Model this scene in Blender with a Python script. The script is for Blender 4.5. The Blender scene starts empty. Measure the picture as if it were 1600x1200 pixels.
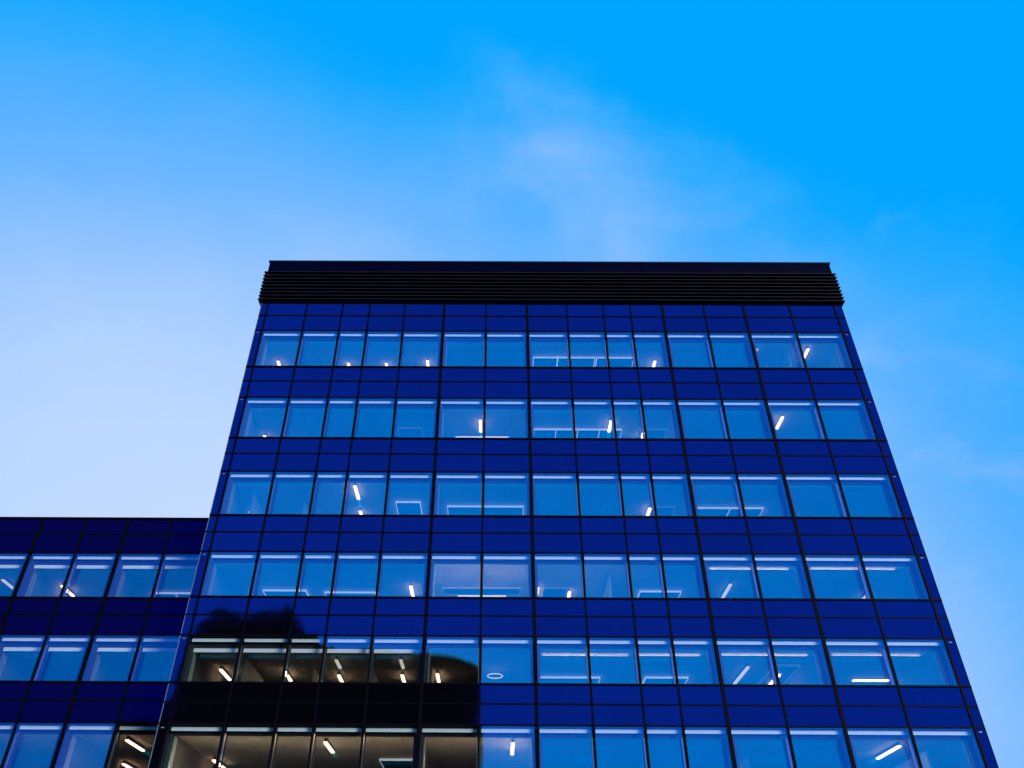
import bpy, bmesh, math, random
from mathutils import Vector, Matrix
R = math.radians
random.seed(7)
S = bpy.context.scene
COL = S.collection

# ------------------------------------------------------------------ camera
cd = bpy.data.cameras.new("camera"); cam = bpy.data.objects.new("camera", cd); COL.objects.link(cam)
cd.sensor_width = 36.0; cd.lens = 1244.0 / 1600.0 * 36.0
cd.shift_x = 0.01535; cd.clip_end = 3000; cd.clip_start = 0.1
th, yaw, roll = R(36.6457), R(-0.2502), R(0.3825)
fw = Vector((math.sin(yaw)*math.cos(th), math.cos(yaw)*math.cos(th), math.sin(th)))
rt = Vector((math.cos(yaw), -math.sin(yaw), 0)); up = rt.cross(fw)
r2 = rt*math.cos(roll)+up*math.sin(roll); u2 = -rt*math.sin(roll)+up*math.cos(roll)
m = Matrix((r2, u2, -fw)).transposed().to_4x4(); m.translation = Vector((0, -31.017, 1.6))
cam.matrix_world = m
S.camera = cam

# ------------------------------------------------------------------ render / view
S.view_settings.view_transform = 'Standard'; S.view_settings.look = 'None'
S.view_settings.exposure = 0.0; S.view_settings.gamma = 1.0
try:
    S.cycles.transparent_max_bounces = 24; S.cycles.max_bounces = 8; S.cycles.diffuse_bounces = 4
except Exception: pass

# ------------------------------------------------------------------ sky (dusk, measured gradient)
W = bpy.data.worlds.new("World"); S.world = W; W.use_nodes = True
nt = W.node_tree; N = nt.nodes; N.clear()
def nd(t, **k):
    n = N.new(t)
    for a, b in k.items(): setattr(n, a, b)
    return n
def mth(op, a, b=None, c=None, clamp=False):
    n = nd('ShaderNodeMath', operation=op); n.use_clamp = clamp
    for i, v in enumerate((a, b, c)):
        if v is None: continue
        if isinstance(v, (int, float)): n.inputs[i].default_value = v
        else: nt.links.new(v, n.inputs[i])
    return n.outputs[0]
tc = nd('ShaderNodeTexCoord'); sp = nd('ShaderNodeSeparateXYZ'); nt.links.new(tc.outputs['Generated'], sp.inputs[0])
X, Y, Z = sp.outputs
Zc = mth('MAXIMUM', Z, 0.0)
f = mth('MULTIPLY_ADD', Zc, 1.176, 0.972)
f = mth('MULTIPLY_ADD', X, -0.438, f)
f = mth('MULTIPLY_ADD', mth('MULTIPLY', Zc, Zc), -2.816, f)
f = mth('MULTIPLY_ADD', mth('MULTIPLY', X, X), -1.374, f)
CLOUDS = [(740, 90, 0.08, 0.09), (830, 170, 0.11, 0.11), (940, 210, 0.13, 0.12), (1100, 240, 0.09, 0.10), (900, 320, 0.16, 0.05),
          (1260, 330, 0.08, 0.12), (1350, 440, 0.07, 0.05), (1450, 560, 0.07, 0.06), (600, 300, 0.14, 0.05), (380, 230, 0.22, 0.10), (40, 430, 0.18, 0.06),
          (1585, 268, 0.022, 0.22), (1505, 355, 0.02, 0.08), (1590, 440, 0.07, 0.08), (1540, 880, 0.10, -0.04)]
# thin cirrus, stretched noise on a high plane
pz = mth('ADD', Zc, 0.25)
cx = mth('DIVIDE', X, pz); cy = mth('DIVIDE', Y, pz)
cmb = nd('ShaderNodeCombineXYZ'); nt.links.new(cx, cmb.inputs[0]); nt.links.new(cy, cmb.inputs[1])
mp = nd('ShaderNodeMapping'); mp.inputs['Rotation'].default_value = (0, 0, R(-35)); mp.inputs['Scale'].default_value = (1.0, 1.5, 1)
mp.inputs['Location'].default_value = (0.35, 0.1, 0)
nt.links.new(cmb.outputs[0], mp.inputs[0])
n1 = nd('ShaderNodeTexNoise'); n1.inputs['Scale'].default_value = 3.2; n1.inputs['Detail'].default_value = 9; n1.inputs['Roughness'].default_value = 0.55
n1.inputs['Distortion'].default_value = 0.5
nt.links.new(mp.outputs[0], n1.inputs['Vector'])
wisp = mth('SMOOTH_MAX', mth('SUBTRACT', n1.outputs[0], 0.5), 0.0, 0.05)
# band where the cirrus is seen: runs from high centre down to the right
band = mth('ADD', mth('MULTIPLY', X, 0.80), Z); band = mth('ABSOLUTE', mth('SUBTRACT', band, 0.845))
band = mth('SUBTRACT', 1.0, mth('MULTIPLY', band, 6.0), clamp=True)
band = mth('MULTIPLY', band, mth('SUBTRACT', mth('MULTIPLY', X, 5.0), -0.7, clamp=True))
f = mth('ADD', f, mth('MULTIPLY', wisp, mth('MULTIPLY_ADD', band, 0.9, 0.16)))
# soft cloud masses: direction, spread, strength; their edges are broken up by noise
nc = nd('ShaderNodeTexNoise'); nc.inputs['Scale'].default_value = 4.0; nc.inputs['Detail'].default_value = 7; nc.inputs['Roughness'].default_value = 0.6
nt.links.new(tc.outputs['Generated'], nc.inputs['Vector'])
w1 = nd('ShaderNodeVectorMath', operation='SUBTRACT'); nt.links.new(nc.outputs['Color'], w1.inputs[0]); w1.inputs[1].default_value = (0.5, 0.5, 0.5)
w2 = nd('ShaderNodeVectorMath', operation='MULTIPLY_ADD'); nt.links.new(w1.outputs[0], w2.inputs[0]); w2.inputs[1].default_value = (0.50,)*3
nt.links.new(tc.outputs['Generated'], w2.inputs[2])
def sky_dir(px, py):
    v = fw + r2*((px-775.45)/1244) - u2*((py-600)/1244); return v.normalized()
for px, py, spread, amt in CLOUDS:
    dt = nd('ShaderNodeVectorMath', operation='DISTANCE'); nt.links.new(w2.outputs[0], dt.inputs[0]); dt.inputs[1].default_value = sky_dir(px, py)
    g_ = mth('POWER', 2.718, mth('MULTIPLY', mth('POWER', mth('DIVIDE', dt.outputs['Value'], spread), 2.0), -1.0))
    f = mth('MULTIPLY_ADD', g_, amt, f)
# the half of the sky behind the camera is an even blue
back = mth('MULTIPLY_ADD', Y, -5.0, 0.2, clamp=True)
fb = mth('MULTIPLY_ADD', Zc, -0.15, 0.35)
f = mth('ADD', mth('MULTIPLY', f, mth('SUBTRACT', 1.0, back)), mth('MULTIPLY', fb, back), clamp=True)
def lin(c): return c/12.92 if c <= 0.04045 else ((c+0.055)/1.055)**2.4
def rgb(r, g, b): return (lin(r/255), lin(g/255), lin(b/255), 1)
cr = nd('ShaderNodeValToRGB'); nt.links.new(f, cr.inputs[0])
stops = [(0.0, (0, 165, 255)), (0.08, (14, 167, 255)), (0.20, (50, 172, 255)), (0.35, (90, 178, 255)), (0.44, (112, 184, 255)),
         (0.59, (150, 197, 255)), (0.72, (176, 210, 255)), (0.86, (190, 217, 255)), (1.0, (196, 219, 255))]
e = cr.color_ramp.elements
e[0].position = stops[0][0]; e[0].color = rgb(*stops[0][1]); e[1].position = 1.0; e[1].color = rgb(*stops[-1][1])
for p, c in stops[1:-1]:
    q = e.new(p); q.color = rgb(*c)
bg = nd('ShaderNodeBackground'); out = nd('ShaderNodeOutputWorld')
nt.links.new(cr.outputs[0], bg.inputs[0]); bg.inputs[1].default_value = 1.0
nt.links.new(bg.outputs[0], out.inputs[0])

# low, wide, warm fill lamp added behind right to brighten the window-head trims
sl = bpy.data.lights.new("fill_sun", 'SUN'); sl.energy = 5.0; sl.angle = R(24); sl.color = (1.0, 0.90, 0.78)
fill_sun = bpy.data.objects.new("fill_sun", sl); COL.objects.link(fill_sun)
az, el = R(50), R(13)
sd = Vector((math.sin(az)*math.cos(el), -math.cos(az)*math.cos(el), math.sin(el)))
fill_sun.rotation_euler = (-sd).to_track_quat('-Z', 'Y').to_euler()

# ------------------------------------------------------------------ materials
def mat(name, col, rough=0.6, metal=0.0, spec=0.5, noise=0.0, nscale=3.0, island=0.0):
    M = bpy.data.materials.new(name); M.use_nodes = True
    t = M.node_tree; b = t.nodes['Principled BSDF']
    b.inputs['Roughness'].default_value = rough; b.inputs['Metallic'].default_value = metal
    b.inputs['Specular IOR Level'].default_value = spec
    b.inputs['Base Color'].default_value = (*col, 1)
    if noise or island:
        c = t.nodes.new('ShaderNodeTexCoord'); n = t.nodes.new('ShaderNodeTexNoise'); n.inputs['Scale'].default_value = nscale; n.inputs['Detail'].default_value = 5
        t.links.new(c.outputs['Object'], n.inputs['Vector'])
        mr = t.nodes.new('ShaderNodeMapRange'); mr.inputs[3].default_value = 1-noise; mr.inputs[4].default_value = 1+noise
        mr.inputs[1].default_value = 0.3; mr.inputs[2].default_value = 0.7
        t.links.new(n.outputs[0], mr.inputs[0])
        v = t.nodes.new('ShaderNodeVectorMath'); v.operation = 'SCALE'; v.inputs[0].default_value = col
        t.links.new(mr.outputs[0], v.inputs['Scale']); t.links.new(v.outputs[0], b.inputs['Base Color'])
    return M
def glass(name, refl, trans, rough=0.018, wob=0.003, wscale=0.5):
    """coated glazing: lets light through and mirrors the sky with a blue coating"""
    M = bpy.data.materials.new(name); M.use_nodes = True
    t = M.node_tree; t.nodes.clear()
    o = t.nodes.new('ShaderNodeOutputMaterial'); a = t.nodes.new('ShaderNodeAddShader')
    g = t.nodes.new('ShaderNodeBsdfGlossy'); g.inputs['Roughness'].default_value = rough
    c = t.nodes.new('ShaderNodeTexCoord'); n = t.nodes.new('ShaderNodeTexNoise'); n.inputs['Scale'].default_value = wscale; n.inputs['Detail'].default_value = 2
    bp = t.nodes.new('ShaderNodeBump'); bp.inputs['Strength'].default_value = 1.0; bp.inputs['Distance'].default_value = wob
    t.links.new(c.outputs['Object'], n.inputs['Vector']); t.links.new(n.outputs[0], bp.inputs['Height']); t.links.new(bp.outputs[0], g.inputs['Normal'])
    ge = t.nodes.new('ShaderNodeNewGeometry'); mr = t.nodes.new('ShaderNodeMapRange')
    mr.inputs[3].default_value = 0.94; mr.inputs[4].default_value = 1.06
    t.links.new(ge.outputs['Random Per Island'], mr.inputs[0])
    v = t.nodes.new('ShaderNodeVectorMath'); v.operation = 'SCALE'; v.inputs[0].default_value = refl
    n2 = t.nodes.new('ShaderNodeTexNoise'); n2.inputs['Scale'].default_value = 0.35; n2.inputs['Detail'].default_value = 4
    t.links.new(c.outputs['Object'], n2.inputs['Vector'])
    n3 = t.nodes.new('ShaderNodeTexNoise'); n3.inputs['Scale'].default_value = 2.0; n3.inputs['Detail'].default_value = 6
    mpg = t.nodes.new('ShaderNodeMapping'); mpg.inputs['Scale'].default_value = (3.0, 1.0, 0.25)   # faint vertical rain marks
    t.links.new(c.outputs['Object'], mpg.inputs[0]); t.links.new(mpg.outputs[0], n3.inputs['Vector'])
    a1 = t.nodes.new('ShaderNodeMath'); a1.operation = 'MULTIPLY_ADD'; t.links.new(n2.outputs[0], a1.inputs[0]); a1.inputs[1].default_value = 0.22; t.links.new(mr.outputs[0], a1.inputs[2])
    a2 = t.nodes.new('ShaderNodeMath'); a2.operation = 'MULTIPLY_ADD'; t.links.new(n3.outputs[0], a2.inputs[0]); a2.inputs[1].default_value = 0.14; t.links.new(a1.outputs[0], a2.inputs[2])
    a3 = t.nodes.new('ShaderNodeMath'); a3.operation = 'SUBTRACT'; t.links.new(a2.outputs[0], a3.inputs[0]); a3.inputs[1].default_value = 0.18
    t.links.new(a3.outputs[0], v.inputs['Scale']); t.links.new(v.outputs[0], g.inputs['Color'])
    if trans is None:
        d = t.nodes.new('ShaderNodeBsdfDiffuse'); d.inputs[0].default_value = (0.001, 0.001, 0.002, 1)
    else:
        d = t.nodes.new('ShaderNodeBsdfTransparent'); d.inputs[0].default_value = (*trans, 1)
    t.links.new(g.outputs[0], a.inputs[0]); t.links.new(d.outputs[0], a.inputs[1]); t.links.new(a.outputs[0], o.inputs[0])
    return M
def emit(name, col, s):
    M = bpy.data.materials.new(name); M.use_nodes = True
    t = M.node_tree; b = t.nodes['Principled BSDF']
    b.inputs['Base Color'].default_value = (0.8, 0.8, 0.8, 1)
    b.inputs['Emission Color'].default_value = (*col, 1); b.inputs['Emission Strength'].default_value = s
    return M
M_outer = glass('outer_glass', (0.0, 0.090, 0.222), (0.80, 0.82, 0.84))
M_inner = glass('inner_glass', (0.0, 0.24, 0.16), (0.60, 0.60, 0.60))
M_wouter = glass('wing_outer_glass', (0.0, 0.056, 0.170), (0.80, 0.82, 0.84))
M_winner = glass('wing_inner_glass', (0.0, 0.16, 0.09), (0.60, 0.60, 0.60))
M_span = glass('spandrel_glass', (0.0, 0.028, 0.205), None, rough=0.05, wob=0.008)
M_wspan = glass('wing_spandrel_glass', (0.0, 0.001, 0.062), None, rough=0.05, wob=0.008)
M_mull = mat('black_anodised_metal', (0.0012, 0.0012, 0.004), 0.6, 0.0, 0.04, noise=0.2)
M_dark = mat('dark_reveal', (0.006, 0.007, 0.012), 0.8, noise=0.2)
M_strip = mat('white_reveal_trim', (0.72, 0.84, 0.76), 0.5, noise=0.05)
M_innermull = mat('grey_inner_mullion', (0.10, 0.11, 0.13), 0.5, noise=0.1)
M_ceil = mat('white_ceiling', (0.55, 0.50, 0.44), 0.9, noise=0.06, nscale=1.5)
_t = M_ceil.node_tree; _b = _t.nodes['Principled BSDF']; _src = _b.inputs['Base Color'].links[0].from_socket
_k = _t.nodes.new('ShaderNodeTexBrick'); _k.offset = 0.0; _k.inputs['Scale'].default_value = 1.0; _k.inputs['Brick Width'].default_value = 0.6; _k.inputs['Row Height'].default_value = 1.2
_k.inputs['Mortar Size'].default_value = 0.012; _k.inputs['Color1'].default_value = (1, 1, 1, 1); _k.inputs['Color2'].default_value = (0.9, 0.9, 0.9, 1); _k.inputs['Mortar'].default_value = (0.45, 0.45, 0.45, 1)
_c = _t.nodes.new('ShaderNodeTexCoord'); _t.links.new(_c.outputs['Object'], _k.inputs['Vector'])
_m = _t.nodes.new('ShaderNodeVectorMath'); _m.operation = 'MULTIPLY'; _t.links.new(_src, _m.inputs[0]); _t.links.new(_k.outputs['Color'], _m.inputs[1]); _t.links.new(_m.outputs[0], _b.inputs['Base Color'])
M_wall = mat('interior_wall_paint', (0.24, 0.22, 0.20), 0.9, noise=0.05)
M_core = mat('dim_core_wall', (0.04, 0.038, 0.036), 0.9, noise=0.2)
M_carpet = mat('dark_carpet', (0.02, 0.02, 0.022), 1.0, noise=0.2, nscale=20)
M_louv = mat('black_louvre_metal', (0.010, 0.006, 0.014), 0.45, 0.0, 0.15, noise=0.2)
M_plant = mat('dark_plant_cladding', (0.0005, 0.0005, 0.010), 0.6, 0.0, 0.02, noise=0.25)
M_cope = mat('coping_metal', (0.003, 0.02, 0.07), 0.5, 0.0, 0.1, noise=0.1)
M_trim = mat('aluminium_corner_trim', (0.10, 0.14, 0.18), 0.5, 0.0, noise=0.1)
M_panel = mat('dark_ceiling_panel', (0.006, 0.006, 0.03), 0.6, noise=0.2)
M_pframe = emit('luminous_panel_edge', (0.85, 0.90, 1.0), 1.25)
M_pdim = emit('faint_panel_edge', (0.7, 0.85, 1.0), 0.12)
M_fillA = emit('hidden_fill_strong', (1.0, 0.62, 0.40), 74.0)  # warm glow for the unseen strips added below the sill line
M_fillB = emit('hidden_fill_medium', (1.0, 0.66, 0.42), 12.0)
M_fillC = emit('hidden_fill_weak', (1.0, 0.48, 0.28), 3.2)
M_house = mat('lamp_housing', (0.03, 0.03, 0.03), 0.5)
M_lamp = emit('lamp_diffuser_bright', (1.0, 0.62, 0.38), 13.0)
M_lampdim = emit('lamp_diffuser_dim', (1.0, 0.82, 0.66), 2.0)
M_wide = emit('slim_lamp_diffuser', (1.0, 0.78, 0.66), 2.6)
M_cove = emit('cove_diffuser', (1.0, 0.68, 0.48), 11.0)
M_brick = mat('dark_brick', (0.005, 0.0035, 0.003), 0.9, noise=0.3, nscale=2)
M_slate = mat('dark_slate_roof', (0.003, 0.003, 0.003), 0.9, 0.0, 0.05, noise=0.3, nscale=3)
M_blind = mat('unlit_window_glass', (0.002, 0.002, 0.002), 0.4, 0.0, 0.05)
M_road = mat('asphalt', (0.05, 0.05, 0.052), 0.9, noise=0.25, nscale=0.8)

# ------------------------------------------------------------------ mesh helpers
class MB:
    def __init__(s): s.v = []; s.f = []
    def box(s, x0, x1, y0, y1, z0, z1):
        n = len(s.v)
        s.v += [(x0,y0,z0),(x1,y0,z0),(x1,y1,z0),(x0,y1,z0),(x0,y0,z1),(x1,y0,z1),(x1,y1,z1),(x0,y1,z1)]
        s.f += [tuple(n+i for i in q) for q in ((0,3,2,1),(4,5,6,7),(0,1,5,4),(1,2,6,5),(2,3,7,6),(3,0,4,7))]; return s
    def pane(s, x0, x1, y0, y1, z0, z1, tilt=0.0016):
        """a box whose front leans by a hair, as real panes do"""
        a, b = random.gauss(0, tilt), random.gauss(0, tilt)
        a = max(-2*tilt, min(2*tilt, a)); b = max(-2*tilt, min(2*tilt, b))
        xc, zc = (x0+x1)/2, (z0+z1)/2; n = len(s.v)
        for y in (y0, y1):
            for x, z in ((x0,z0),(x1,z0),(x1,z1),(x0,z1)):
                s.v.append((x, y+a*(x-xc)+b*(z-zc), z))
        s.f += [tuple(n+i for i in q) for q in ((0,1,2,3),(7,6,5,4),(4,5,1,0),(5,6,2,1),(6,7,3,2),(7,4,0,3))]; return s
    def prism(s, pts, y0, y1):
        n = len(s.v); k = len(pts)
        s.v += [(x, y0, z) for x, z in pts]+[(x, y1, z) for x, z in pts]
        s.f += [tuple(range(n, n+k)), tuple(range(n+2*k-1, n+k-1, -1))]
        s.f += [(n+(i+1) % k, n+i, n+k+i, n+k+(i+1) % k) for i in range(k)]; return s
    def tube(s, pts, r, seg=8):
        for p, q in zip(pts[:-1], pts[1:]):
            p, q = Vector(p), Vector(q); d = (q-p).normalized()
            a = d.orthogonal().normalized(); b = d.cross(a); n = len(s.v)
            for c in (p, q):
                for i in range(seg):
                    t = 2*math.pi*i/seg; s.v.append(tuple(c+a*math.cos(t)*r+b*math.sin(t)*r))
            s.f += [(n+i, n+(i+1) % seg, n+seg+(i+1) % seg, n+seg+i) for i in range(seg)]
            s.f += [tuple(range(n+seg-1, n-1, -1)), tuple(range(n+seg, n+2*seg))]
        return s
    def build(s, name, M, parent=None, loc=None):
        me = bpy.data.meshes.new(name)
        if loc is not None: s.v = [(x-loc[0], y-loc[1], z-loc[2]) for x, y, z in s.v]
        me.from_pydata(s.v, [], s.f); me.update()
        bm = bmesh.new(); bm.from_mesh(me); bmesh.ops.recalc_face_normals(bm, faces=bm.faces); bm.to_mesh(me); bm.free()
        me.materials.append(M)
        o = bpy.data.objects.new(name, me); COL.objects.link(o)
        if loc is not None: o.location = loc
        if parent: o.parent = parent
        return o
def thing(name, label, cat, loc, group=None):
    o = bpy.data.objects.new(name, None); COL.objects.link(o); o.location = loc; o.empty_display_size = 0.3
    o['label'] = label; o['category'] = cat
    if group: o['group'] = group
    return o

# ------------------------------------------------------------------ ground
g = MB().box(-900, 900, -900, 900, -0.5, 0.0).build('ground', M_road); g['kind'] = 'structure'

# ------------------------------------------------------------------ office tower
ML = [-12.13, -10.07, -8.20, -6.78, -4.94, -2.88, -0.69, 1.44, 3.52, 5.42, 6.82, 8.49, 10.66, 12.75, 15.15, 17.50]
XL, XR = -12.48, 17.89
HEAD = [28.04, 23.83, 19.75, 15.86, 12.32, 9.02]
SILL = [25.71, 21.54, 17.57, 13.90, 10.51, 7.35]
MIDH = [29.05, 24.81, 20.68, 16.76, 13.14, 9.77, 6.65]      # joint between the two spandrel rows above each head
TOP = 29.90; BOT = 5.6
GR = [(0, 5), (5, 7), (7, 11), (11, 13), (13, 15)]
THICK = {5, 7, 11, 13}

tower = thing('office_tower', 'dark blue glass office tower with rows of windows and a black louvred top', 'office building', (2.7, 0, 0))
def P(o, parent):      # keep world coordinates for children of an offset empty
    o.location = Vector(o.location) - parent.location; return o

def window(parent, xl, xr, zs, zh, yo, left_end, right_end, blind, mo, mi, hidden_fill=None):
    f = MB()
    f.box(xl, xr, yo+0.045, yo+0.09, zh-0.05, zh+0.06)                       # outer head
    f.box(xl, xr, yo+0.182, yo+0.34, zh-0.20, zh+0.02)
    bh = 0.42 if blind else 0.34
    f.box(xl, xr, yo+0.342, yo+0.42, zh-bh, zh+0.01)                        # inner head
    f.box(xl, xr, yo+0.03, yo+0.44, zs-0.12, zs-0.02)                       # sill
    if left_end:  f.box(xl, xl+0.13, yo+0.05, yo+0.42, zs-0.02, zh-0.34)
    else:         f.box(xl, xl+0.035, yo+0.344, yo+0.416, zs-0.02, zh-0.341)
    if right_end: f.box(xr-0.13, xr, yo+0.05, yo+0.42, zs-0.02, zh-0.34)
    else:         f.box(xr-0.035, xr, yo+0.344, yo+0.416, zs-0.02, zh-0.341)
    w = P(f.build('window', M_dark, parent), parent)
    a = 0.13 if left_end else 0.035; b = 0.13 if right_end else 0.035
    def sub(mb, n, M):
        o = mb.build(n, M, w); o.location = (0, 0, 0); return o
    st = random.getstate()
    sub(MB().pane(xl+0.03, xr-0.03, yo+0.004, yo+0.016, zs+0.02, zh-0.02), 'outer_pane', mo)
    random.setstate(st)
    sub(MB().pane(xl+a+0.004, xr-b-0.004, yo+0.374, yo+0.386, zs, zh-(0.575 if blind else bh+0.004)), 'inner_pane', mi)
    sub(MB().box(xl+0.05, xr-0.05, yo+0.163, yo+0.180, zh-0.22, zh-0.092), 'head_trim', M_strip)
    if blind: sub(MB().box(xl+a, xr-b, yo+0.346, yo+0.37, zh-0.57, zh-0.421), 'blind_box', M_strip)
    j = MB()
    if left_end:  j.box(xl+0.10, xl+0.145, yo+0.422, yo+0.78, zs, zh-0.34)
    if right_end: j.box(xr-0.145, xr-0.10, yo+0.422, yo+0.78, zs, zh-0.34)
    if j.v: sub(j, 'jamb', M_strip)
    mb = MB()
    if hidden_fill: sub(MB().box(xl+a+0.05, xr-b-0.05, yo+0.47, yo+0.53, zs-0.10, zs-0.04), 'hidden_fill', hidden_fill)  # unseen glowing strip, added behind the sill to wash the ceiling
    if not right_end: mb.box(xr-0.03, xr+0.03, yo+0.29, yo+0.338, zs, zh-0.345); sub(mb, 'inner_mullion', M_innermull)
    return w

SL = {(5, c): M_fillA for c in range(7)}
SL.update({(3, 5): M_fillA, (3, 6): M_fillA, (3, 7): M_fillB, (3, 8): M_fillB, (1, 5): M_fillC, (1, 6): M_fillC, (5, 13): M_fillC})
SL.update({(4, c): M_fillC for c in range(6)})
# windows
for r in range(6):
    for c in range(15):
        le = any(c == a for a, b in GR); re = any(c == b-1 for a, b in GR)
        hl = 0.055 if c in THICK else 0.035; hr = 0.055 if (c+1) in THICK else 0.035
        window(tower, ML[c]+hl, ML[c+1]-hr, SILL[r], HEAD[r], 0.0, le, re, r == 4 and c < 5, M_outer, M_inner, SL.get((r, c)))
# spandrel bands: two rows of panels above each row of windows
xs = [XL]+ML+[XR]
def band(parent, xs, yo, zlo, zmid, zhi, M):
    b = MB()
    for x0, x1 in zip(xs[:-1], xs[1:]):
        b.pane(x0+0.012, x1-0.012, yo+0.004, yo+0.040, zlo+0.012, zmid-0.012, 0.0012)
        b.pane(x0+0.012, x1-0.012, yo+0.004, yo+0.040, zmid+0.012, zhi-0.012, 0.0012)
    return P(b.build('spandrel_band', M, parent), parent)
for r in range(7):
    hi = TOP if r == 0 else SILL[r-1]-0.01
    lo = HEAD[r] if r < 6 else BOT
    band(tower, xs, 0.0, lo, MIDH[r], hi, M_span)
# corner strips beside the windows
for x0, x1 in ((XL, ML[0]), (ML[15], XR)):
    for r in range(6):
        o = P(MB().pane(x0+0.012, x1-0.012, 0.004, 0.040, SILL[r]+0.002, HEAD[r]-0.012, 0.001).build('corner_panel', M_span, tower), tower)
        b_ = MB().box((x0+x1)/2-0.07, (x0+x1)/2+0.05, -0.012, 0.002, HEAD[r]-0.17, HEAD[r]-0.13).build('trim_reflection', M_trim, o)  # small pale box standing in for the head trim's reflection
# mullions, transoms
for i, x in enumerate(ML):
    h = 0.065 if i in THICK else 0.038
    P(MB().box(x-h, x+h, -0.035, 0.12, BOT, TOP-0.01).build('mullion', M_mull, tower), tower)
def transoms(parent, x0, x1, yo, heads, sills, mids):
    for z in heads: P(MB().box(x0, x1, yo-0.022, yo+0.06, z-0.028, z+0.028).build('transom', M_mull, parent), parent)
    for z in mids: P(MB().box(x0, x1, yo-0.023, yo+0.061, z-0.026, z+0.026).build('transom', M_mull, parent), parent)
    for z in sills: P(MB().box(x0, x1, yo-0.05, yo+0.062, z-0.055, z+0.012).build('sill_rail', M_mull, parent), parent)
transoms(tower, XL-0.01, XR+0.01, 0.0, HEAD, SILL, MIDH)
# body behind the glass
def interior(parent, x0, x1, yo, depth, heads, sills, top, cuts, gap=0.62):
    for r, zh in enumerate(heads):
        hi = (sills[r-1]-0.35) if r else top-0.3
        P(MB().box(x0, x1, yo+0.46, yo+depth, zh-0.24, zh-0.20).build('ceiling', M_ceil, parent), parent)
        P(MB().box(x0, x1, yo+0.45, yo+depth, zh-0.198, hi).build('floor_slab', M_carpet, parent), parent)
        P(MB().box(x0, x1, yo+0.062, yo+0.44, zh+0.062, (sills[r-1]-0.121) if r else top-0.02).build('slab_edge', M_dark, parent), parent)
        w = MB()
        for cx in cuts: w.box(cx-0.06, cx+0.06, yo+0.46, yo+5.6, (sills[r]-0.349), zh-0.242)
        P(w.build('partition', M_wall, parent), parent)
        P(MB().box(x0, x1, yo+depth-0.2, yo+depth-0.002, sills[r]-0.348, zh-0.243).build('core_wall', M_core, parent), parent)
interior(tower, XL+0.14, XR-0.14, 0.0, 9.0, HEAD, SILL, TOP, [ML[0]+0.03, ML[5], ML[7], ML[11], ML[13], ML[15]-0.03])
P(MB().box(XL+0.14, XR-0.14, 0.45, 9.0, BOT-2, SILL[5]-0.35).build('floor_slab', M_carpet, tower), tower)
P(MB().box(XL+0.02, XR-0.02, 0.07, 14, 0, BOT-0.02).build('base_wall', M_plant, tower), tower)
P(MB().box(XL+0.02, XL+0.135, 0.07, 14, BOT, TOP-0.02).build('side_wall', M_plant, tower), tower)
P(MB().box(XR-0.135, XR-0.02, 0.07, 14, BOT, TOP-0.02).build('side_wall', M_plant, tower), tower)
P(MB().box(XL+0.14, XR-0.14, 9.01, 14, BOT, TOP-0.03).build('rear_block', M_plant, tower), tower)
P(MB().box(XL-0.022, XL, -0.004, 0.05, BOT, TOP).build('corner_trim', M_trim, tower), tower)
P(MB().box(XR, XR+0.022, -0.004, 0.05, BOT, TOP).build('corner_trim', M_mull, tower), tower)
for r, x, y0, y1, dz in [(0, 15.0, 1.2, 4.5, 0.05), (0, 13.9, 1.6, 4.0, 0.5), (1, 6.95, 1.9, 5, 0.3), (1, -9.6, 2.2, 5, 0.3), (2, -9.0, 1.9, 5, 0.3), (2, -11.2, 1.2, 5, 0.2),
                         (3, 4.75, 1.2, 5, 0.25), (3, -11.0, 2.4, 5, 0.35), (4, -10.2, 1.5, 5, 0.2), (4, -7.6, 2.4, 5.5, 0.3), (4, -5.2, 2.4, 5.5, 0.3),
                         (5, 9.7, 2.4, 5.5, 0.3), (5, 16.3, 1.6, 5, 0.2), (1, 11.9, 2.1, 5, 0.4), (2, 14.0, 2.4, 5, 0.4)]:
    P(MB().box(x-0.03, x+0.03, y0, y1, SILL[r]-0.34, HEAD[r]-0.245-dz).build('screen', M_strip, tower), tower)
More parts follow.
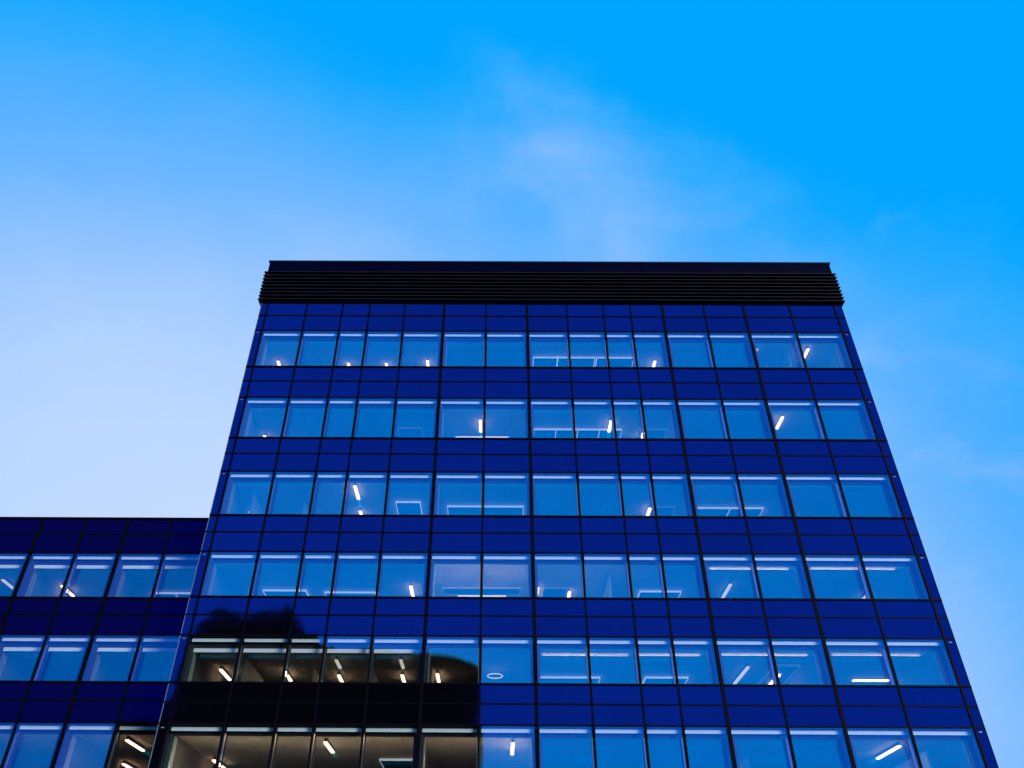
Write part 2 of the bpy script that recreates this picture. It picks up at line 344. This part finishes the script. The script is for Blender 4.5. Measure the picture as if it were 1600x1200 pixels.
# plant screen with louvres
PZ0, PZ1 = TOP+0.002, 32.95
P(MB().box(XL-0.02, XR+0.02, 0.02, 13.9, PZ0, PZ1-0.1).build('plant_screen', M_plant, tower), tower)
P(MB().box(XL-0.14, XR+0.16, -0.10, 14.0, PZ1-0.047, PZ1+0.03).build('coping', M_cope, tower), tower)
P(MB().box(XL-0.08, XR+0.09, -0.05, 0.018, 32.16, PZ1-0.05).build('fascia', M_plant, tower), tower)
for i in range(9):
    z = 30.04+i*0.245; l = MB()
    pr = 0.20
    n = len(l.v)
    # sloped blade running round the front and both sides
    for (ax, ay, bx, by, ox, oy) in ((XL, 0.015, XR, 0.015, 0, -1),):
        l.v += [(XL-pr, -pr, z), (XR+pr, -pr, z), (XR+0.02, 0.015, z+0.10), (XL-0.02, 0.015, z+0.10),
                (XL-pr, -pr, z+0.045), (XR+pr, -pr, z+0.045), (XR+0.02, 0.015, z+0.15), (XL-0.02, 0.015, z+0.15)]
        l.f += [(0,3,2,1),(4,5,6,7),(0,1,5,4),(2,3,7,6)]
    for sgn, xe in ((-1, XL), (1, XR)):
        n = len(l.v)
        l.v += [(xe+sgn*pr, -pr, z), (xe+sgn*0.02, 0.015, z+0.10), (xe+sgn*0.02, 13.8, z+0.10), (xe+sgn*pr, 13.8, z),
                (xe+sgn*pr, -pr, z+0.045), (xe+sgn*0.02, 0.015, z+0.15), (xe+sgn*0.02, 13.8, z+0.15), (xe+sgn*pr, 13.8, z+0.045)]
        l.f += [tuple(n+k for k in q) for q in ((0,1,2,3),(7,6,5,4),(0,3,7,4),(1,5,6,2),(3,2,6,7))]
    P(l.build('louvre', M_louv, tower), tower)

# ------------------------------------------------------------------ lower wing on the left
wing = thing('office_wing', 'lower dark blue glass wing with flat roof joined to the left of the tower', 'office building', (-24, 1.24, 0))
WY = 1.24
WX = [-32.1, -30.15, -28.2, -26.25, -24.3, -22.36, -20.42, -18.45, -16.56, -14.60, -12.52]
WH = [16.32, 12.73, 9.33]; WS = [14.31, 10.86, 7.55]; WM = [17.22, 13.58, 10.15, 6.8]; WT = 17.93
WTH = {0, 2, 4, 6, 8, 10}
for r in range(3):
    for c in range(10):
        le = c % 2 == 0
        hl = 0.06 if c in WTH else 0.035; hr = 0.06 if (c+1) in WTH else 0.035
        window(wing, WX[c]+hl, WX[c+1]-hr, WS[r], WH[r], WY, le, not le, r < 2, M_wouter, M_winner, M_fillB if r == 2 else None)
for r in range(4):
    band(wing, WX, WY, WH[r] if r < 3 else BOT, WM[r], WT if r == 0 else WS[r-1]-0.01, M_wspan)
for i, x in enumerate(WX[:-1]):
    h = 0.07 if i in WTH else 0.04
    P(MB().box(x-h, x+h, WY-0.035, WY+0.12, BOT, WT-0.01).build('mullion', M_mull, wing), wing)
transoms(wing, WX[0], WX[-1], WY, WH, WS, WM)
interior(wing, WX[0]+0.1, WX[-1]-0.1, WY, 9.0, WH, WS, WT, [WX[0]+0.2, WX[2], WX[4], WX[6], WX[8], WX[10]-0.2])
P(MB().box(WX[0]+0.1, WX[-1]-0.1, WY+0.45, WY+9, BOT-2, WS[2]-0.35).build('floor_slab', M_carpet, wing), wing)
P(MB().box(WX[0], WX[-1], WY+0.07, WY+12, 0, BOT-0.02).build('base_wall', M_plant, wing), wing)
P(MB().box(WX[0], WX[-1], WY+9.01, WY+12, BOT, WT-0.02).build('rear_block', M_plant, wing), wing)
P(MB().box(WX[0]-0.05, WX[-1], WY-0.06, WY+12.1, WT, WT+0.09).build('coping', M_plant, wing), wing)
P(MB().box(WX[0], WX[0]+0.095, WY+0.07, WY+9.0, BOT, WT-0.02).build('side_wall', M_plant, wing), wing)

# ------------------------------------------------------------------ ceiling lamps
def lamp(x, y0, y1, r, heads, label, group, dim=False, w=0.17, dx=0.0):
    zc = heads[r]-0.24; L = y1-y0; ym = (y0+y1)/2 - 0.08*31/(zc-1.6)
    t = thing('ceiling_lamp', label, 'lamp', (x, ym, zc), group)
    MB().box(-w/2+0.02, w/2-0.02, -L/2, L/2, -0.135, -0.001).build('housing', M_house, t)
    MB().box(-w/2, w/2, -L/2, L/2, -0.19, -0.137).build('diffuser', M_lampdim if dim else M_lamp, t)
    return t
GL = 'lit ceiling lamps behind the windows'
rows = ['top', 'second', 'third', 'fourth', 'fifth', 'sixth']
LT = [  # row, x, y0, y1, dim, label
 (0,-11.7,2.15,3.3,0,'small lit lamp low in the first window from the left, top row'),
 (0,-8.0,2.3,3.5,0,'lit lamp at the sill beside the second mullion, top row'),
 (0,-5.99,2.3,3.5,0,'lit lamp at the sill of the fourth window from the left, top row'),
 (0,-3.78,2.05,3.2,0,'lit lamp low beside the thick mullion in the fifth window, top row'),
 (0,8.2,2.02,3.2,0,'lit lamp low in the eleventh window from the left, top row'),
 (0,13.3,0.95,1.3,1,'tiny lit lamp tip at the left edge of the second last window, top row'),
 (0,15.93,0.95,1.87,0,'lit lamp behind the mullion at the left of the last window, top row'),
 (1,-11.84,2.9,3.9,0,'small lit lamp low in the first window, second row'),
 (1,-0.91,1.42,2.45,0,'bright upright lamp left of the middle mullion, second row'),
 (1,5.49,1.43,2.40,0,'bright upright lamp above the dark ceiling panels, second row'),
 (1,13.75,1.03,2.05,0,'bright slanting lamp left in the second last window, second row'),
 (1,7.22,2.5,3.4,0,'small lit lamp at the sill of the tenth window, second row'),
 (2,-6.5,0.75,1.98,0,'bright lamp high in the fourth window, third row'),
 (2,-6.6,3.2,4.3,0,'small lamp at the sill under a brighter lamp, third row'),
 (2,7.14,2.75,3.7,0,'bright lamp beside a dark ceiling panel, third row'),
 (2,-11.9,3.3,4.2,1,'small lamp low in the first window, third row'),
 (3,-3.88,2.85,4.2,0,'bright lamp low in the fifth window, fourth row'),
 (3,3.2,3.41,4.5,0,'small bright lamp in the lit meeting room, fourth row'),
 (3,1.75,2.95,4.3,0,'pinkish lamp at the left edge of the lit meeting room, fourth row'),
 (3,10.2,2.45,4.1,1,'dim slanting lamp in the twelfth window, fourth row'),
 (3,16.6,3.46,4.5,1,'small dim lamp low in the last window, fourth row'),
 (4,-11.7,3.35,4.8,0,'slanting lamp in the first dark window, fifth row'),
 (4,-9.05,3.56,4.9,0,'lamp beside the second mullion in the dark reflection, fifth row'),
 (4,-6.6,1.98,3.08,1,'dim upper lamp of the pair in the fourth window, fifth row'),
 (4,-6.83,4.06,5.3,0,'bright lower lamp of the pair in the fourth window, fifth row'),
 (4,-3.96,1.94,3.04,1,'dim upper lamp of the pair in the fifth window, fifth row'),
 (4,-4.1,4.01,5.1,0,'lower lamp of the pair in the fifth window, fifth row'),
 (4,-2.58,3.81,5.3,0,'lamp just right of the thick mullion in the dark reflection, fifth row'),
 (4,10.35,2.62,5.0,1,'long dim slanting lamp in the twelfth window, fifth row'),
 (4,11.93,3.64,5.2,0,'bright lamp beside the mullion and a dark panel, fifth row'),
 (5,-11.6,4.6,6.2,0,'lamp at the bottom left corner of the dark reflection, bottom row'),
 (5,-6.47,1.35,3.05,0,'bright lamp in the warm lit fourth window, bottom row'),
 (5,0.57,1.35,3.2,0,'bright lamp just right of the dark reflection, bottom row'),
 (5,9.05,3.98,5.7,1,'dim slanting lamp in the eleventh window, bottom row'),
 (5,13.3,3.63,5.3,1,'dim slanting lamp in the thirteenth window, bottom row'),
 (5,15.1,1.45,3.6,0,'bright slanting lamp in the fourteenth window, bottom row'),
]
for r, x, y0, y1, dim, lb in LT: lamp(x, y0, y1, r, HEAD, lb, GL, dim, w=0.125)
for r, x, y0, y1, lb in [(0,-20.1,4.1,5.35,'lit lamp in the upper row of the wing, next to the leftmost thick mullion'),
                         (0,-16.85,4.27,5.4,'lit lamp in the upper row of the wing, near the tower'),
                         (0,-22.5,3.44,4.96,'lit lamp cut by the left edge, upper row of the wing'),
                         (2,-14.5,2.6,4.4,'bright lamp in the grey lit window of the wing, beside the tower'),
                         (2,-16.3,7.0,8.7,'lamp at the bottom of the lower row of the wing')]:
    lamp(x, y0, y1, r, WH, lb, GL, x < -22, w=0.125)
# lamps that run along the facade
def wide_lamp(x0, x1, y, r, heads, label, w=0.05, m=None):
    zc = heads[r]-0.24; t = thing('ceiling_lamp', label, 'lamp', ((x0+x1)/2, y, zc), 'lit lamps running along the facade'); h = (x1-x0)/2
    MB().box(-h-0.03, h+0.03, -0.11, 0.11, -0.045, -0.001).build('housing', M_house, t)
    MB().box(-h, h, -w, w, -0.085, -0.047).build('diffuser', m or M_lamp, t)
wide_lamp(-2.2, 0.5, 2.97, 1, HEAD, 'long thin lamp glowing at the sill of the middle room, second row', 0.04, M_wide)
wide_lamp(-1.85, 0.35, 4.0, 3, HEAD, 'long thin lamp at the sill of the lit middle room, fourth row', 0.04, M_wide)
wide_lamp(15.45, 17.0, 4.5, 4, HEAD, 'wide bright lamp at the sill of the second last window, fifth row', 0.09)
wide_lamp(-21.8, -20.9, 7.6, 2, WH, 'wide lamp at the bottom left corner, lower row of the wing')
# slim cove lamps that wash the ceiling next to the window
def cove(x0, x1, y, r, label):
    zc = HEAD[r]-0.24; t = thing('cove_lamp', label, 'lamp', ((x0+x1)/2, y, zc), 'slim cove lamps washing the ceiling'); h = (x1-x0)/2
    MB().box(-h, h, -0.08, 0.0, -0.075, -0.065).box(-h, h, 0.001, 0.05, -0.075, -0.001).build('housing', M_house, t)
    MB().box(-h+0.05, h-0.05, -0.075, -0.01, -0.063, -0.056).build('diffuser', M_cove, t)
for a in [(8.96,12.4,0.98,3,'warm cove lamp line across the twelfth and thirteenth windows, fourth row'),
          (13.2,16.9,0.93,3,'warm cove lamp line across the last two windows, fourth row'),
          (1.74,5.3,1.43,4,'warm cove lamp line across the eighth and ninth windows, fifth row'),
          (5.6,8.2,1.39,4,'warm cove lamp line across the tenth and eleventh windows, fifth row'),
          (8.8,12.5,1.31,4,'warm cove lamp line across the twelfth and thirteenth windows, fifth row'),
          (13.1,17.0,1.24,4,'warm cove lamp line across the last two windows, fifth row')]: cove(*a)

# ------------------------------------------------------------------ dark ceiling panels with white frames
def cpanel(x0, x1, y, r, heads, label, n=1, depth=1.6, white=True):
    zc = heads[r]-0.24
    t = thing('ceiling_panel', label, 'ceiling panel', ((x0+x1)/2, y, zc), 'dark panels hung below the ceilings'); h = (x1-x0)/2
    MB().box(-h, h, 0, depth, -0.12, -0.06).build('infill', M_panel, t)
    f = MB(); w = 0.03
    f.box(-h-w, h+w, -w, -0.001, -0.135, -0.05); f.box(-h-w, h+w, depth+0.001, depth+w, -0.135, -0.05)
    f.box(-h-w, -h-0.001, 0, depth, -0.135, -0.05); f.box(h+0.001, h+w, 0, depth, -0.135, -0.05)
    for i in range(1, n): xx = -h+2*h*i/n; f.box(xx-0.02, xx+0.02, 0, depth, -0.132, -0.052)
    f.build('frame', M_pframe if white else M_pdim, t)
    hg = MB()
    for sx in (-h*0.8, h*0.8):
        for sy in (0.2, depth-0.2): hg.tube([(sx, sy, -0.06), (sx, sy, -0.001)], 0.006, 6)
    hg.build('hanger', M_house, t)
for a in [(1.82,3.05,1.74,0,HEAD,'white framed dark panel at the sill of the eighth window, top row',1),
          (3.1,5.0,1.74,0,HEAD,'white framed dark panel at the sill of the ninth window, top row',1),
          (5.15,7.05,1.74,0,HEAD,'white framed dark panel under the tenth window mullion, top row',1),
          (1.77,6.1,2.2,1,HEAD,'long white framed dark panel with four fields, second row',4),
          (7.35,8.35,2.17,1,HEAD,'small dark panel in the eleventh window, second row',1,1.6,False),
          (-5.0,-3.85,2.15,1,HEAD,'small dark panel in the fifth window, second row',1,1.6,False),
          (-4.8,-3.7,2.25,2,HEAD,'dark panel with pale outline in the fifth window, third row',1),
          (-2.4,1.15,2.65,2,HEAD,'wide dark panel behind the middle mullion, third row',1),
          (7.25,8.3,2.6,2,HEAD,'dark panel right of a bright lamp, third row',1,1.6,False),
          (9.4,12.5,2.7,2,HEAD,'white framed dark panel with two fields, third row',2),
          (-10.6,-8.7,3.4,3,HEAD,'white edged panel low in the second window, fourth row',1),
          (-7.85,-5.6,3.6,3,HEAD,'white edged panel low in the third and fourth windows, fourth row',1),
          (6.4,8.2,3.3,3,HEAD,'white edged panel low in the tenth and eleventh windows, fourth row',1),
          (-2.45,0.95,3.0,3,HEAD,'broad plain panel low in the lit middle room, fourth row',1,0.7,False),
          (2.04,3.2,2.96,3,HEAD,'dark panel in the lit meeting room, fourth row',1,1.6,False),
          (1.85,4.4,4.2,4,HEAD,'white edged panel low in the eighth and ninth windows, fifth row',1),
          (6.4,8.2,4.15,4,HEAD,'white edged panel low in the tenth and eleventh windows, fifth row',1),
          (11.5,12.5,2.4,4,HEAD,'large dark panel in the thirteenth window, fifth row',1,2.6,False),
          (-4.8,-3.3,4.3,5,HEAD,'dark panel at the bottom of the fifth window, bottom row',1),
          ]: cpanel(*a)
for a in [(-16.3,-13.0,4.3,0,WH,'white edged panel in the upper row of the wing beside the tower',3)]:
    o = cpanel(a[0], a[1], a[2]+WY-0.6, a[3], a[4], a[5], a[6])

# ring pendant and its stem lamp, fifth row right of the dark reflection
t = thing('ring_pendant', 'white ring pendant lamp hanging right of the dark reflection, fifth row', 'lamp', (-0.12, 3.4, HEAD[4]-0.24))
MB().tube([(0.32*math.cos(a*math.pi/12), 0.32*math.sin(a*math.pi/12), -0.28) for a in range(25)], 0.022, 8).build('ring', M_lampdim, t)
sm = MB()
for a in range(3): sm.tube([(0, 0, -0.001), (0.32*math.cos(a*2.094), 0.32*math.sin(a*2.094), -0.28)], 0.006, 6)
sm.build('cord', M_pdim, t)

# ------------------------------------------------------------------ building across the street (seen mirrored in the glass)
prof = [(-36.3,0),(-36.3,20.9),(-31.1,20.98),(-30.7,24.5),(-30.7,28.4),(-30.1,29.9),(-29.0,30.5),(-27.97,30.95),(-26.85,30.8),(-26.11,30.45),(-24.43,30.45),
        (-23.42,30.8),(-22.31,30.8),(-21.32,31.53),(-20.74,31.1),(-20.3,29.11),(-19.0,28.6),(-18.8,28.9),(-18.17,28.9),(-17.7,27.85),(-16.2,27.4),(-14.9,27.25),
        (-12.75,27.4),(-10.4,27.13),(-7.37,26.83),(-4.87,26.72),(-3.55,26.36),(-3.3,26.2),(-2.4,26.0),(-1.8,25.6),(-1.63,24.6),(-1.63,0)]
nb = thing('neighbouring_building', 'unlit dark building across the street, seen mirrored in the tower glass', 'building', (-18, -53, 0))
P(MB().prism(prof[1:4]+prof[4:-1]+[(-1.63,19),(-36.3,19)], -59, -47).build('roof', M_slate, nb), nb)
P(MB().box(-36.25, -1.68, -59, -47.05, 0, 19).build('wall', M_brick, nb), nb)
for zr in (3, 6.5, 10, 13.5):
    for i in range(12):
        x = -34.5+i*2.8
        P(MB().box(x-0.6, x+0.6, -47.045, -47.0, zr, zr+1.9).build('window', M_blind, nb), nb)
for x, z, w in ((-14.0, 27.2, 0.45), (-9.95, 27.0, 0.3), (-28.4, 30.7, 0.35), (-25.4, 30.4, 0.3), (-23.6, 30.7, 0.22), (-18.5, 28.9, 0.25), (-16.6, 27.6, 0.15), (-11.9, 27.3, 0.12), (-6.2, 26.8, 0.2), (-4.2, 26.5, 0.1)):
    P(MB().box(x-w, x+w, -50, -48.6, z-0.4, z+0.55).build('chimney', M_brick, nb), nb)
